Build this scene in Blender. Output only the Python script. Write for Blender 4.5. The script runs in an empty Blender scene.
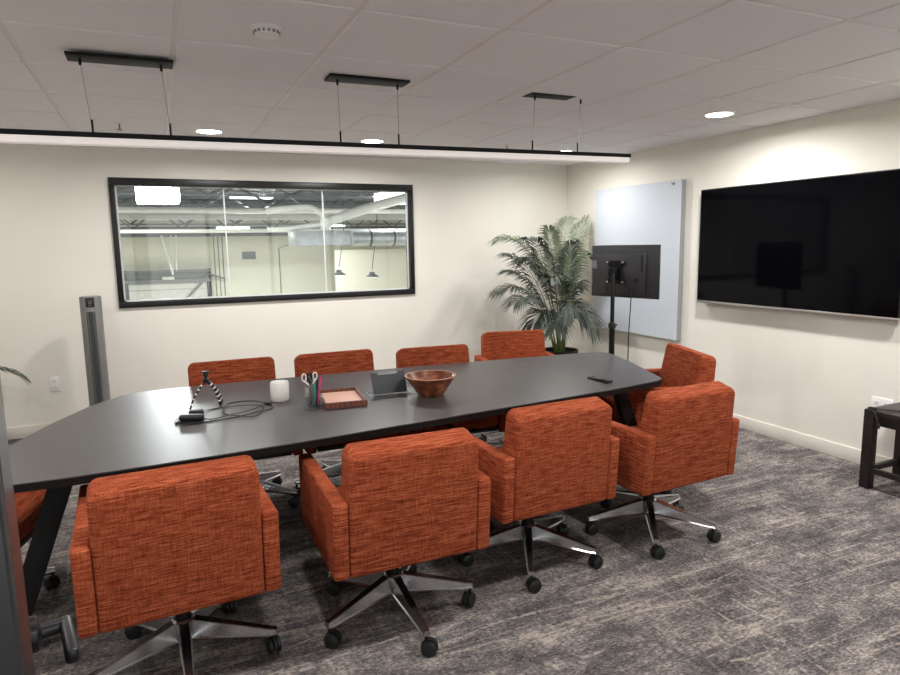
import bpy, bmesh, math, random
from mathutils import Vector, Matrix, Euler
random.seed(7)
sc = bpy.context.scene
col = bpy.data.collections.new('room'); sc.collection.children.link(col)
PI = math.pi
H = 2.40                      # ceiling height; back wall y=0, right wall x=0, floor z=0
XL, YF, WT = -6.35, -6.05, .12

# ------------------------------------------------------------------ materials
def lin(c):
    return tuple((v/12.92 if v <= .04045 else ((v+.055)/1.055)**2.4) for v in [x/255 for x in c])
class NT:
    def __init__(s, name):
        s.m = bpy.data.materials.new(name); s.m.use_nodes = True
        s.n = s.m.node_tree.nodes; s.l = s.m.node_tree.links
        s.b = s.n['Principled BSDF']
    def add(s, t, **k):
        n = s.n.new(t)
        for a, v in k.items():
            if a.startswith('i_'): n.inputs[a[2:].replace('_', ' ')].default_value = v
            else: setattr(n, a, v)
        return n
    def link(s, a, b): s.l.new(a, b)
    def coords(s, scale=(1, 1, 1), rand=False):
        tc = s.add('ShaderNodeTexCoord'); mp = s.add('ShaderNodeMapping')
        mp.inputs['Scale'].default_value = scale
        s.link(tc.outputs['Object'], mp.inputs['Vector'])
        if rand:
            oi = s.add('ShaderNodeObjectInfo'); mu = s.add('ShaderNodeMath', operation='MULTIPLY')
            mu.inputs[1].default_value = 37.0
            s.link(oi.outputs['Random'], mu.inputs[0]); s.link(mu.outputs[0], mp.inputs['Location'])
        return mp.outputs['Vector']
    def noise(s, vec, scale, detail=3, rough=.5):
        n = s.add('ShaderNodeTexNoise'); n.inputs['Scale'].default_value = scale
        n.inputs['Detail'].default_value = detail; n.inputs['Roughness'].default_value = rough
        s.link(vec, n.inputs['Vector']); return n.outputs['Fac']
    def ramp(s, fac, stops):
        r = s.add('ShaderNodeValToRGB'); e = r.color_ramp.elements
        while len(e) < len(stops): e.new(.5)
        for i, (p, c) in enumerate(stops): e[i].position = p; e[i].color = (*c, 1)
        s.link(fac, r.inputs['Fac']); return r.outputs['Color']
    def math(s, op, a, b):
        m = s.add('ShaderNodeMath', operation=op)
        for i, v in enumerate((a, b)):
            if isinstance(v, (int, float)): m.inputs[i].default_value = v
            else: s.link(v, m.inputs[i])
        return m.outputs[0]
    def mix(s, fac, a, b, mode='MIX'):
        m = s.add('ShaderNodeMix', data_type='RGBA', blend_type=mode)
        if isinstance(fac, (int, float)): m.inputs[0].default_value = fac
        else: s.link(fac, m.inputs[0])
        for i, v in ((6, a), (7, b)):
            if isinstance(v, tuple): m.inputs[i].default_value = (*v, 1)
            else: s.link(v, m.inputs[i])
        return m.outputs[2]
    def bump(s, h, strength=.3, dist=.002):
        b = s.add('ShaderNodeBump'); b.inputs['Strength'].default_value = strength
        b.inputs['Distance'].default_value = dist
        s.link(h, b.inputs['Height']); s.link(b.outputs['Normal'], s.b.inputs['Normal'])
    def set(s, color=None, rough=.5, metal=0, spec=None, coat=None):
        if color is not None:
            if isinstance(color, tuple): s.b.inputs['Base Color'].default_value = (*color, 1)
            else: s.link(color, s.b.inputs['Base Color'])
        if isinstance(rough, (int, float)): s.b.inputs['Roughness'].default_value = rough
        else: s.link(rough, s.b.inputs['Roughness'])
        s.b.inputs['Metallic'].default_value = metal
        if spec is not None: s.b.inputs['Specular IOR Level'].default_value = spec
        if coat is not None: s.b.inputs['Coat Weight'].default_value = coat
        return s

def plain(name, rgb, rough=.5, metal=0, spec=None, var=.06, vs=30, bump=0):
    t = NT(name); v = t.coords(); f = t.noise(v, vs, 3)
    c = lin(rgb); lo = tuple(x*(1-var) for x in c); hi = tuple(min(1, x*(1+var)) for x in c)
    t.set(t.ramp(f, [(.3, lo), (.7, hi)]), rough, metal, spec)
    if bump: t.bump(t.noise(v, vs*8, 2), bump, .001)
    return t.m
def emit(name, rgb, strength):
    t = NT(name); t.set(lin(rgb), .5)
    t.b.inputs['Emission Color'].default_value = (*lin(rgb), 1); t.b.inputs['Emission Strength'].default_value = strength
    return t.m
M = {}
M['wall'] = plain('wall_paint', (236, 232, 222), .75, spec=.25, var=.012, vs=3, bump=.06)
M['base'] = plain('baseboard_vinyl', (228, 222, 212), .45, var=.01)
M['tile'] = plain('ceiling_tile', (240, 238, 240), .95, spec=.1, var=.03, vs=140, bump=.25)
M['grid'] = plain('ceiling_grid_metal', (232, 227, 223), .55, var=.02)
M['white_metal'] = plain('white_enamel', (235, 233, 230), .4, var=.01)
M['black_metal'] = plain('black_powder_coat', (9, 9, 10), .6, spec=.25, var=.1)
M['frame'] = plain('black_window_frame', (15, 15, 16), .4, var=.08)
M['chrome'] = plain('polished_aluminium', (205, 205, 207), .22, 1, var=.03)
M['steel'] = plain('brushed_steel', (150, 150, 152), .35, 1, var=.06)
M['silver'] = plain('silver_trim', (190, 188, 184), .3, .8, var=.03)
M['black_plastic'] = plain('black_plastic', (22, 22, 23), .42, var=.12)
M['castor'] = plain('castor_nylon', (20, 20, 21), .5, var=.1)
M['rubber'] = plain('cable_rubber', (18, 18, 19), .6, var=.1)
M['screen'] = plain('dark_glass_screen', (5, 5, 8), .07, spec=.10, var=.02)
M['tvback'] = plain('television_back', (46, 46, 50), .5, var=.08)
M['tray_leather'] = plain('pink_leather', (214, 165, 142), .5, var=.05, vs=60, bump=.15)
M['white_ceramic'] = plain('white_ceramic', (232, 228, 222), .3, var=.01)
M['lid'] = plain('charcoal_lid', (46, 48, 50), .5, var=.05)
M['espresso'] = plain('espresso_wood', (30, 24, 23), .4, var=.2, vs=12)
M['board'] = plain('white_glass_board', (206, 213, 222), .32, var=.006)
M['board_side'] = plain('board_edge', (150, 151, 150), .4, var=.03)
M['plate'] = plain('white_wall_plate', (240, 239, 236), .35, var=.01)
M['plate_dark'] = plain('socket_slot', (90, 90, 90), .5)
M['fan'] = plain('fan_graphite', (124, 122, 121), .42, .15, var=.05)
M['pot'] = plain('black_planter', (22, 21, 21), .45, var=.1)
M['soil'] = plain('planter_soil', (46, 36, 28), .9, var=.4, vs=80, bump=.5)
M['stem'] = plain('palm_stem', (104, 116, 62), .6, var=.2, vs=20)
M['handle'] = plain('dark_handle_metal', (48, 47, 50), .38, .7)
M['door'] = plain('dark_door_laminate', (40, 38, 39), .28, var=.05)
M['door_edge'] = plain('dark_door_edge', (32, 32, 34), .45, var=.05)
M['pink'] = plain('pink_plastic', (222, 60, 128), .4)
M['teal'] = plain('teal_plastic', (60, 170, 150), .4)
M['gold'] = plain('gold_trim', (190, 160, 90), .3, .8)
M['wh_wall'] = plain('warehouse_wall_paint', (226, 224, 205), .85, var=.02, vs=.6)
M['wh_steel'] = plain('warehouse_steel', (112, 116, 120), .6, .2, var=.15, vs=4)
M['wh_pale'] = plain('warehouse_pale_beam', (205, 204, 196), .6, var=.06, vs=4)
M['wh_duct'] = plain('galvanised_duct', (172, 176, 176), .4, .5, var=.15, vs=6)
M['wh_white_duct'] = plain('white_spiral_duct', (226, 224, 214), .5, var=.05, vs=6)
M['wh_grey'] = plain('warehouse_grey_panel', (120, 122, 120), .6, var=.08, vs=3)
M['wh_dark'] = plain('warehouse_dark', (70, 72, 74), .6, var=.1)
M['wh_floor'] = plain('warehouse_concrete', (168, 165, 158), .6, var=.08, vs=1)
M['lamp_on'] = emit('downlight_glow', (255, 250, 242), 16)
M['panel_on'] = emit('warehouse_lamp_glow', (250, 252, 255), 48)
M['strip_on'] = emit('warehouse_strip_glow', (250, 252, 255), 4)
M['pend_on'] = emit('pendant_diffuser', (255, 247, 243), .22)

def fabric():
    t = NT('orange_woven_fabric')
    h1 = t.noise(t.coords((13, 13, 230), True), 1, 4, .65)
    h1b = t.noise(t.coords((13, 230, 230), True), 1, 4, .65)      # horizontal faces: streaks across the chair
    nt = t.add('ShaderNodeTexCoord'); sx = t.add('ShaderNodeSeparateXYZ'); t.link(nt.outputs['Normal'], sx.inputs[0])
    up_ = t.math('GREATER_THAN', t.math('ABSOLUTE', sx.outputs['Z'], 0), .72)
    h1 = t.math('ADD', t.math('MULTIPLY', h1b, up_), t.math('MULTIPLY', h1, t.math('SUBTRACT', 1, up_)))
    h2 = t.noise(t.coords((260, 260, 12), True), 1, 3, .6)
    h3 = t.noise(t.coords((520, 520, 520)), 1, 2)
    f = t.math('ADD', t.math('MULTIPLY', h1, .55), t.math('MULTIPLY', h2, .21))
    f = t.math('ADD', f, t.math('MULTIPLY', h3, .24))
    c = t.ramp(f, [(.36, lin((62, 24, 15))), (.45, lin((122, 52, 31))), (.53, lin((157, 77, 48))), (.64, lin((194, 112, 78)))])
    t.set(c, .95, spec=.1)
    t.bump(t.math('ADD', t.noise(t.coords((60, 60, 500)), 1, 2), t.noise(t.coords((500, 500, 60)), 1, 2)), .4, .002)
    return t.m
M['fabric'] = fabric()

def carpet():
    t = NT('grey_carpet')
    # speckled pile whose pale flecks gather in patches
    spk = t.noise(t.coords((48, 115, 1)), 1, 4, .8)
    fib = t.noise(t.coords((55, 12, 1)), 1, 4, .75)
    pat = t.noise(t.coords((2.6, 6.5, 1)), 1, 5, .65)
    p2 = t.noise(t.coords((9, 24, 1)), 1, 4, .7)
    f = t.math('ADD', t.math('MULTIPLY', spk, .42), t.math('MULTIPLY', pat, .26))
    f = t.math('ADD', f, t.math('ADD', t.math('MULTIPLY', p2, .18), t.math('MULTIPLY', fib, .14)))
    base = t.ramp(f, [(.41, lin((60, 57, 58))), (.475, lin((90, 86, 86))), (.525, lin((124, 117, 114))), (.59, lin((180, 169, 158)))])
    # thin broken pale lines that follow the plank direction
    w = t.noise(t.coords((.8, 9, 1)), 1, 2, .5)
    ridge = t.math('SUBTRACT', 1, t.math('MULTIPLY', t.math('ABSOLUTE', t.math('SUBTRACT', w, .5), 0), 42))
    gate = t.math('GREATER_THAN', t.noise(t.coords((1.6, 3, 1)), 1, 4, .6), .5)
    br = t.math('GREATER_THAN', t.noise(t.coords((40, 60, 1)), 1, 3, .7), .47)
    ln = t.math('MULTIPLY', t.math('MAXIMUM', ridge, 0), t.math('MULTIPLY', gate, br))
    w2 = t.noise(t.coords((11, 1.1, 1)), 1, 2, .5)
    rg2 = t.math('SUBTRACT', 1, t.math('MULTIPLY', t.math('ABSOLUTE', t.math('SUBTRACT', w2, .5), 0), 60))
    g2 = t.math('GREATER_THAN', t.noise(t.coords((3, 2, 1)), 1, 4, .6), .56)
    ln = t.math('MAXIMUM', ln, t.math('MULTIPLY', t.math('MAXIMUM', rg2, 0), t.math('MULTIPLY', g2, br)))
    c = t.mix(t.math('MULTIPLY', ln, .6), base, lin((188, 176, 163)))
    t.set(c, .95, spec=.1); t.bump(t.noise(t.coords((150, 300, 1)), 1, 2), .6, .004)
    return t.m
M['carpet'] = carpet()

def table_top():
    t = NT('charcoal_laminate')
    g = t.noise(t.coords((1.6, 60, 8)), 1, 5, .6)
    c = t.ramp(g, [(.3, lin((54, 51, 52))), (.7, lin((74, 70, 70)))])
    t.set(c, .36, spec=.55); t.link(t.ramp(g, [(.3, (.30,)*3), (.7, (.40,)*3)]), t.b.inputs['Roughness'])
    t.bump(g, .08, .001); return t.m
M['table'] = table_top()
M['table_edge'] = plain('dark_table_edge', (18, 12, 12), .6, spec=.2, var=.1)

def wood(name, a, b, sc_):
    t = NT(name); v = t.coords(sc_)
    w = t.add('ShaderNodeTexWave'); w.inputs['Scale'].default_value = 2; w.inputs['Distortion'].default_value = 7
    w.inputs['Detail'].default_value = 3; t.link(v, w.inputs['Vector'])
    f = t.math('ADD', t.math('MULTIPLY', w.outputs['Fac'], .5), t.math('MULTIPLY', t.noise(v, 3, 4), .5))
    t.set(t.ramp(f, [(.25, lin(a)), (.75, lin(b))]), .3); return t.m
def patchwood():
    t = NT('bowl_wood'); f = t.math('ADD', t.math('MULTIPLY', t.noise(t.coords((14, 14, 22)), 1, 3, .5), .6), t.math('MULTIPLY', t.noise(t.coords((30, 30, 190)), 1, 3), .4))
    t.set(t.ramp(f, [(.36, lin((74, 34, 20))), (.5, lin((118, 62, 38))), (.64, lin((172, 112, 78)))]), .32); return t.m
M['bowl'] = patchwood()
M['bowl_rim'] = plain('bowl_rim_wood', (176, 122, 92), .4)
M['tray_wood'] = wood('tray_wood', (84, 48, 38), (122, 74, 58), (6, 20, 20))

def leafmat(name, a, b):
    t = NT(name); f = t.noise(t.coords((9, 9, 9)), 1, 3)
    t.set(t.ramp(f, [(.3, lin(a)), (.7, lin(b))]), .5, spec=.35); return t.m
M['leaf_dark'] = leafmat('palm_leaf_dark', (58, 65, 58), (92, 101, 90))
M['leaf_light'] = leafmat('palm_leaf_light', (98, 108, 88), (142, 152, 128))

def glass(name, tint, refl=1.0):
    t = NT(name); t.n.remove(t.b)
    out = t.n['Material Output']
    tr = t.add('ShaderNodeBsdfTransparent'); tr.inputs[0].default_value = (*tint, 1)
    gl = t.add('ShaderNodeBsdfGlossy'); gl.inputs['Roughness'].default_value = .02
    lw = t.add('ShaderNodeLayerWeight'); lw.inputs['Blend'].default_value = .5
    fz = t.math('ADD', t.math('MULTIPLY', t.math('POWER', lw.outputs['Facing'], 4.0), .7), .04)
    v = t.coords(); nz = t.noise(v, 2, 2)
    mx = t.add('ShaderNodeMixShader'); t.link(t.math('MULTIPLY', fz, t.math('ADD', t.math('MULTIPLY', nz, .1), refl)), mx.inputs[0])
    t.link(tr.outputs[0], mx.inputs[1]); t.link(gl.outputs[0], mx.inputs[2]); t.link(mx.outputs[0], out.inputs['Surface'])
    return t.m
M['glass'] = glass('window_glass', (.93, .95, .94))
M['acrylic'] = glass('clear_acrylic', (.965, .975, .975), 1.3)
M['joint'] = plain('glass_joint_silicone', (225, 228, 226), .4)

# ------------------------------------------------------------------ mesh helpers
def absorb(dst, src):
    me = bpy.data.meshes.new('t'); src.to_mesh(me); src.free(); dst.from_mesh(me); bpy.data.meshes.remove(me)
def bevel_all(bm, w, seg, ang=.5):
    es = [e for e in bm.edges if len(e.link_faces) == 2 and e.calc_face_angle() > ang]
    bmesh.ops.bevel(bm, geom=es, offset=w, segments=seg, profile=.5, affect='EDGES', clamp_overlap=True)
def box(bm, x0, x1, y0, y1, z0, z1, bev=0, seg=2, mat=None):
    s = bmesh.new(); bmesh.ops.create_cube(s, size=1)
    for v in s.verts: v.co = Vector(((x0+x1)/2+v.co.x*(x1-x0), (y0+y1)/2+v.co.y*(y1-y0), (z0+z1)/2+v.co.z*(z1-z0)))
    if bev: bevel_all(s, bev, seg)
    if mat is not None: bmesh.ops.transform(s, matrix=mat, verts=s.verts)
    absorb(bm, s); return bm
def prism(bm, poly, d0, d1, plane='xy', bev=0, seg=3, mat=None):
    s = bmesh.new()
    def P(u, v, w): return {'xy': (u, v, w), 'yz': (w, u, v), 'xz': (u, w, v)}[plane]
    a = [s.verts.new(P(u, v, d0)) for u, v in poly]; b = [s.verts.new(P(u, v, d1)) for u, v in poly]
    n = len(poly); s.faces.new(a[::-1]); s.faces.new(b)
    for i in range(n): s.faces.new((a[i], a[(i+1) % n], b[(i+1) % n], b[i]))
    bmesh.ops.recalc_face_normals(s, faces=s.faces)
    if bev: bevel_all(s, bev, seg, .35)
    if mat is not None: bmesh.ops.transform(s, matrix=mat, verts=s.verts)
    absorb(bm, s); return bm
def basis(d):
    d = d.normalized(); u = Vector((0, 0, 1)) if abs(d.z) < .95 else Vector((1, 0, 0))
    a = d.cross(u).normalized(); return a, a.cross(d).normalized()
def tube(bm, pts, r, n=8, caps=True):
    pts = [Vector(p) for p in pts]; rs = r if isinstance(r, (list, tuple)) else [r]*len(pts)
    rings = []; a = None
    for i, p in enumerate(pts):
        d = (pts[min(i+1, len(pts)-1)]-pts[max(i-1, 0)])
        if a is None: a, b = basis(d)
        else:
            dn = d.normalized(); a = (a-dn*a.dot(dn)); a = a.normalized() if a.length > 1e-6 else basis(d)[0]
            b = a.cross(dn).normalized()
        rings.append([bm.verts.new(p+rs[i]*(a*math.cos(2*PI*k/n)+b*math.sin(2*PI*k/n))) for k in range(n)])
    for A, B in zip(rings, rings[1:]):
        for k in range(n): bm.faces.new((A[k], A[(k+1) % n], B[(k+1) % n], B[k]))
    if caps: bm.faces.new(rings[0][::-1]); bm.faces.new(rings[-1])
    return bm
def lathe(bm, prof, n=32, loc=(0, 0, 0), sx=1, sy=1):
    rings = []
    for r, z in prof:
        if r < 1e-6: rings.append([bm.verts.new((loc[0], loc[1], loc[2]+z))])
        else: rings.append([bm.verts.new((loc[0]+sx*r*math.cos(2*PI*k/n), loc[1]+sy*r*math.sin(2*PI*k/n), loc[2]+z)) for k in range(n)])
    for A, B in zip(rings, rings[1:]):
        for k in range(n):
            q = [A[k % len(A)], A[(k+1) % len(A)], B[(k+1) % len(B)], B[k % len(B)]]
            u = []
            for v in q:
                if v not in u: u.append(v)
            if len(u) > 2: bm.faces.new(u)
    return bm
def obj(name, bm, mat, parent=None, ang=.7, norm=True):
    if norm: bmesh.ops.recalc_face_normals(bm, faces=bm.faces)
    me = bpy.data.meshes.new(name); bm.to_mesh(me); bm.free()
    mats = mat if isinstance(mat, list) else [mat]
    for m in mats: me.materials.append(m)
    for p in me.polygons: p.use_smooth = True
    me.set_sharp_from_angle(angle=ang)
    o = bpy.data.objects.new(name, me); col.objects.link(o)
    if parent: o.parent = parent
    return o
def tag(o, label, cat, group=None):
    o['label'] = label; o['category'] = cat
    if group: o['group'] = group
    return o
def thing(name, label, cat, loc=(0, 0, 0), rz=0, group=None):
    o = bpy.data.objects.new(name, None); col.objects.link(o); o.empty_display_size = .1
    o.location = loc; o.rotation_euler = (0, 0, rz)
    return tag(o, label, cat, group)
def struct(name, bm, mat, parent=None):
    o = obj(name, bm, mat, parent)
    o['kind'] = 'structure'
    return o
def copy_tree(o, parent=None):
    c = o.copy(); col.objects.link(c); c.parent = parent
    for ch in list(o.children): copy_tree(ch, c)
    return c
def NB(): return bmesh.new()
def bez(p, q, r, n):
    p, q, r = Vector(p), Vector(q), Vector(r)
    return [(1-t)**2*p+2*t*(1-t)*q+t*t*r for t in [i/(n-1) for i in range(n)]]
def spline(pts, per=6):
    P = [Vector(p) for p in pts]; out = []
    for i in range(len(P)-1):
        a, b, c, d = P[max(i-1, 0)], P[i], P[i+1], P[min(i+2, len(P)-1)]
        for k in range(per):
            t = k/per
            out.append(.5*((2*b)+(c-a)*t+(2*a-5*b+4*c-d)*t*t+(3*b-a-3*c+d)*t**3))
    return out+[P[-1]]

# ------------------------------------------------------------------ room shell
WX0, WX1, WZ0, WZ1 = -4.621, -1.883, 1.042, 2.145       # window (outer frame)
struct('floor', box(NB(), XL-WT, WT, -9.5, WT*.9, -.1, 0), M['carpet'])
b = NB()
box(b, XL-WT, WX0, 0, WT, 0, H+.1); box(b, WX1, WT, 0, WT, 0, H+.1)
box(b, WX0, WX1, 0, WT, 0, WZ0); box(b, WX0, WX1, 0, WT, WZ1, H+.1)
struct('wall_back', b, M['wall'])
struct('wall_right', box(NB(), 0, WT, -9.5, 0, 0, H+.1), M['wall'])
struct('wall_left', box(NB(), XL-WT, XL, -9.5, 0, 0, H+.1), M['wall'])
DX0, DX1 = -4.40, -3.42
# unseen front partition around the camera's doorway; glazing added to let light in
b = NB(); MX = [XL, -5.4, DX0-.03, DX1+.03, -2.3, -1.15, 0]
for k, x in enumerate(MX): box(b, max(x-.03, XL), min(x+.03, 0), YF-.09, YF-.02, 0, H, .003, 1)
for x0, x1 in zip(MX, MX[1:]):
    box(b, x0, x1, YF-.09, YF-.02, H-.06, H); box(b, x0, x1, YF-.09, YF-.02, 2.12, 2.17)
    if x0 != MX[2]: box(b, x0, x1, YF-.09, YF-.02, 0, .06)
fr = struct('added_front_glazing', b, M['frame'])
for x0, x1 in zip(MX, MX[1:]):
    if x0 != MX[2]: struct('glass_pane', box(NB(), x0+.03, x1-.03, YF-.059, YF-.051, .06, 2.12), M['glass'], fr)
    struct('glass_pane', box(NB(), x0+.03, x1-.03, YF-.059, YF-.051, 2.17, H-.06), M['glass'], fr)
# baseboards
struct('baseboard_back', box(NB(), XL, 0, -.012, 0, 0, .10, .003), M['base'])
struct('baseboard_right', box(NB(), -.012, 0, YF, -.012, 0, .10, .003), M['base'])
struct('baseboard_left', box(NB(), XL, XL+.012, YF, -.012, 0, .10, .003), M['base'])
# suspended ceiling: tegular tiles hanging 7 mm below the T-bar grid
G, OX, OY = .609, -.527, -.775
xs = [0.0]+[OX-G*k for k in range(0, 10)]; xs = [x for x in xs if x > XL]+[XL]
ys = [0.0]; y = OY+G
while y > -9.5:
    if y < 0: ys.append(y)
    y -= G
ys.append(-9.5)
b = NB(); g = .011
for i in range(len(xs)-1):
    for j in range(len(ys)-1):
        xa, xb, ya, yb = xs[i+1], xs[i], ys[j+1], ys[j]
        box(b, xa+(g if i < len(xs)-2 else 0), xb-(g if i else 0), ya+(g if j < len(ys)-2 else 0), yb-(g if j else 0), H, H+.02, .004, 1)
ceil = struct('ceiling', b, M['tile'])
struct('grid', box(NB(), XL, 0, -9.5, 0, H+.006, H+.03), M['grid'], ceil)

# interior window with three butt-jointed panes
b = NB(); fw, ft = .043, .064
FD0, FD1 = -.022, .10
box(b, WX0, WX1, FD0, FD1, WZ1-ft, WZ1, .003); box(b, WX0, WX1, FD0, FD1, WZ0, WZ0+.05, .003)
box(b, WX0, WX0+fw, FD0, FD1, WZ0+.05, WZ1-ft, .003); box(b, WX1-fw, WX1, FD0, FD1, WZ0+.05, WZ1-ft, .003)
win = struct('window_1', b, M['frame'])
gx0, gx1 = WX0+fw, WX1-fw; gz0, gz1 = WZ0+.05, WZ1-ft
J = [gx0, -3.70, -2.795, gx1]
for k in range(3):
    struct('glass_pane', box(NB(), J[k]+.005, J[k+1]-.005, .045, .053, gz0, gz1), M['glass'], win)
for k in (1, 2): struct('pane_joint', box(NB(), J[k]-.006, J[k]+.006, .043, .055, gz0, gz1), M['joint'], win)
b = NB()
box(b, gx0, gx1, .03, .042, gz0, gz0+.014); box(b, gx0, gx0+.014, .03, .042, gz0, gz1); box(b, gx1-.014, gx1, .03, .042, gz0, gz1)
struct('window_stop', b, M['joint'], win)

# open door beside the camera: hinge near the camera, latch side in the room
hx, hy, lx, ly = -4.381, -6.0, -4.553, -5.09
dv = Vector((lx-hx, ly-hy, 0)); dl = dv.length; ang = math.atan2(dv.y, dv.x)
MT = Matrix.Translation((hx, hy, 0)) @ Matrix.Rotation(ang, 4, 'Z')   # local x along leaf, -y faces room centre
door = struct('door_1', box(NB(), 0, dl, 0, .045, .012, 2.1, .002, 1, MT), M['door'])
b = NB(); lathe(b, [(0, 0), (.027, 0), (.027, .008), (.022, .012), (.012, .014), (.011, .048), (0, .048)], 24)
bmesh.ops.transform(b, matrix=MT @ Matrix.Translation((dl-.07, 0, .972)) @ Matrix.Rotation(PI/2, 4, 'X'), verts=b.verts)
box(b, dl-.17, dl-.058, -.055, -.037, .961, .983, .006, 3, MT)
struct('door_handle', b, M['handle'], door)
b = NB()
for z in (.25, 1.05, 1.85): lathe(b, [(0, 0), (.008, 0), (.008, .1), (0, .1)], 12, loc=(hx+.012, hy-.01, z))
struct('hinge', b, M['steel'], door)

# ------------------------------------------------------------------ ceiling fittings
def downlight(x, y, label, power=1.0):
    t = thing('ceiling_light', label, 'ceiling light', (x, y, H), 0, 'round recessed ceiling lights')
    b = NB(); lathe(b, [(.088, -.001), (.09, -.006), (.098, -.006), (.104, -.001), (.104, .002), (.088, .002)], 40)
    obj('trim_ring', b, M['white_metal'], t)
    b = NB(); lathe(b, [(0, -.004), (.07, -.004), (.088, -.003), (.088, .001), (0, .001)], 40)
    obj('diffuser', b, M['lamp_on'], t)
    li = bpy.data.lights.new('downlight_beam', 'AREA'); li.shape = 'DISK'; li.size = .15; li.energy = 17.5*power
    li.color = (1, .985, .975); li.spread = math.radians(170)
    lo = bpy.data.objects.new('downlight_beam', li); col.objects.link(lo); lo.parent = t; lo.location = (0, 0, -.006)
downlight(-3.88, -1.01, 'round ceiling downlight above the left end of the interior window')
downlight(-2.607, -.965, 'round ceiling downlight above the right end of the interior window', 1.3)
downlight(-.717, -.95, 'round ceiling downlight nearest the corner with the potted palm', .8)
downlight(-.72, -2.83, 'round ceiling downlight nearest the big wall television', 1.45)
for x, y, l, e in ((-.72, -4.7, 'added unseen ceiling downlight over the small dark console table', 1.6), (-2.6, -4.75, 'added unseen ceiling downlight over open carpet behind the near chairs', 1.0),
                (-4.0, -4.75, 'added unseen ceiling downlight just inside the open door', .9), (-5.5, -1.0, 'added unseen ceiling downlight in the far left corner', .3),
                (-5.5, -2.83, 'added unseen ceiling downlight by the left wall', .7), (-5.5, -4.7, 'added unseen ceiling downlight in the near left corner', .8)):
    downlight(x, y, l, e)  # extra out-of-view lamps, added to brighten the ceiling and chair backs
downlight(-4.0, -7.1, 'added unseen ceiling downlight in the corridor outside the door', .6)  # added lamp behind the camera, more light from the doorway side

# long linear pendant
PY, PZ = -2.87, 2.050
pend = thing('linear_pendant', 'long black linear pendant light hung on thin wires over the table', 'pendant light', (-3.24, PY, PZ))
pend.rotation_euler = (0, -.011, 0)
b = NB(); L2 = 1.705
box(b, -L2, L2, -.036, -.028, 0, .022, .001, 1); box(b, -L2, L2, .028, .036, 0, .022, .001, 1)
box(b, -L2, L2, -.028, .028, .0165, .022); box(b, -L2, -L2+.006, -.028, .028, 0, .0165); box(b, L2-.006, L2, -.028, .028, 0, .0165)
obj('housing', b, M['black_metal'], pend)
obj('diffuser', box(NB(), -L2+.006, L2-.006, -.0275, .0275, -.030, .016, .003, 2), M['pend_on'], pend)
for cx in (-4.39, -3.24, -2.06):
    x = cx+3.24
    cano = obj('canopy', box(NB(), x-.215, x+.215, -.06, .06, H-PZ-.014, H-PZ, .003, 2), M['black_metal'], pend)
    for s in (-.163, .163):
        xb = x+s-.02*(x+s)/1.15
        b = NB(); tube(b, [(x+s, 0, H-PZ-.012), (xb, 0, .022)], .0014, 6)
        obj('hanging_wire', b, M['steel'], pend)
        for z0, z1, rr in ((H-PZ-.04, H-PZ-.012, .006), (.021, .08, .0045)):
            b = NB(); tube(b, [(x+s if z0 > .1 else xb, 0, z0), (x+s if z0 > .1 else xb, 0, z1)], rr, 10); obj('wire_grip', b, M['black_metal'], pend)

t = thing('smoke_detector', 'round white smoke detector on the ceiling tile', 'smoke detector', (-3.855, -3.49, H))
b = NB(); lathe(b, [(.058, 0), (.058, -.012), (.05, -.016), (.046, -.03), (.03, -.036), (0, -.036)], 32); obj('housing', b, M['white_metal'], t)
b = NB()
for k in range(16):
    a = 2*PI*k/16; box(b, .046, .053, -.004, .004, -.025, -.016, 0, 1, Matrix.Rotation(a, 4, 'Z'))
obj('vents', b, M['steel'], t)
for x, y, l in ((-4.468, -1.178, 'small fire sprinkler on the ceiling left of the first downlight'), (-1.423, -1.131, 'small fire sprinkler on the ceiling toward the palm corner')):
    t = thing('sprinkler', l, 'sprinkler', (x, y, H), 0, 'ceiling sprinklers')
    b = NB(); lathe(b, [(0, .012), (.012, .012), (.012, 0), (.026, 0), (.024, -.008), (.012, -.012), (0, -.012)], 20); obj('escutcheon', b, M['white_metal'], t)
    b = NB(); tube(b, [(0, 0, -.01), (0, 0, -.05)], .006, 10); lathe(b, [(0, -.05), (.02, -.05), (.02, -.054), (0, -.054)], 16); obj('sprinkler_head', b, M['steel'], t)

# ------------------------------------------------------------------ conference table
TZ = .74
outline = [(-4.835, -3.645), (-4.654, -3.654), (-4.4, -3.651), (-4.1, -3.636), (-3.789, -3.616), (-3.4, -3.579), (-3.0, -3.54), (-2.461, -3.49), (-2.082, -3.452), (-1.809, -3.412),
           (-1.70, -3.392), (-1.648, -3.362), (-1.632, -3.325), (-1.604, -3.255), (-1.532, -3.07), (-1.43, -2.784), (-1.362, -2.56), (-1.352, -2.49), (-1.375, -2.435), (-1.43, -2.404), (-1.53, -2.388),
           (-1.831, -2.366), (-2.3, -2.325), (-2.9, -2.282), (-3.5, -2.248), (-3.9, -2.23), (-4.3, -2.222), (-4.40, -2.226), (-4.48, -2.242), (-4.545, -2.285),
           (-4.612, -2.38), (-4.69, -2.494), (-4.813, -2.765), (-4.887, -2.97), (-4.935, -3.14), (-4.965, -3.32), (-4.975, -3.48), (-4.95, -3.58), (-4.90, -3.63)]
tab = thing('conference_table', 'long boat-shaped charcoal conference table with black slanted legs', 'table', (-3.15, -2.93, 0))
def loc_poly(pp): return [(x+3.15, y+2.93) for x, y in pp]
b = NB(); prism(b, loc_poly(outline), TZ-.006, TZ, 'xy', .002, 1); obj('tabletop', b, M['table'], tab)
b = NB(); prism(b, loc_poly(outline), TZ-.033, TZ-.006, 'xy'); obj('edge_band', b, M['table_edge'], tab)
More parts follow.
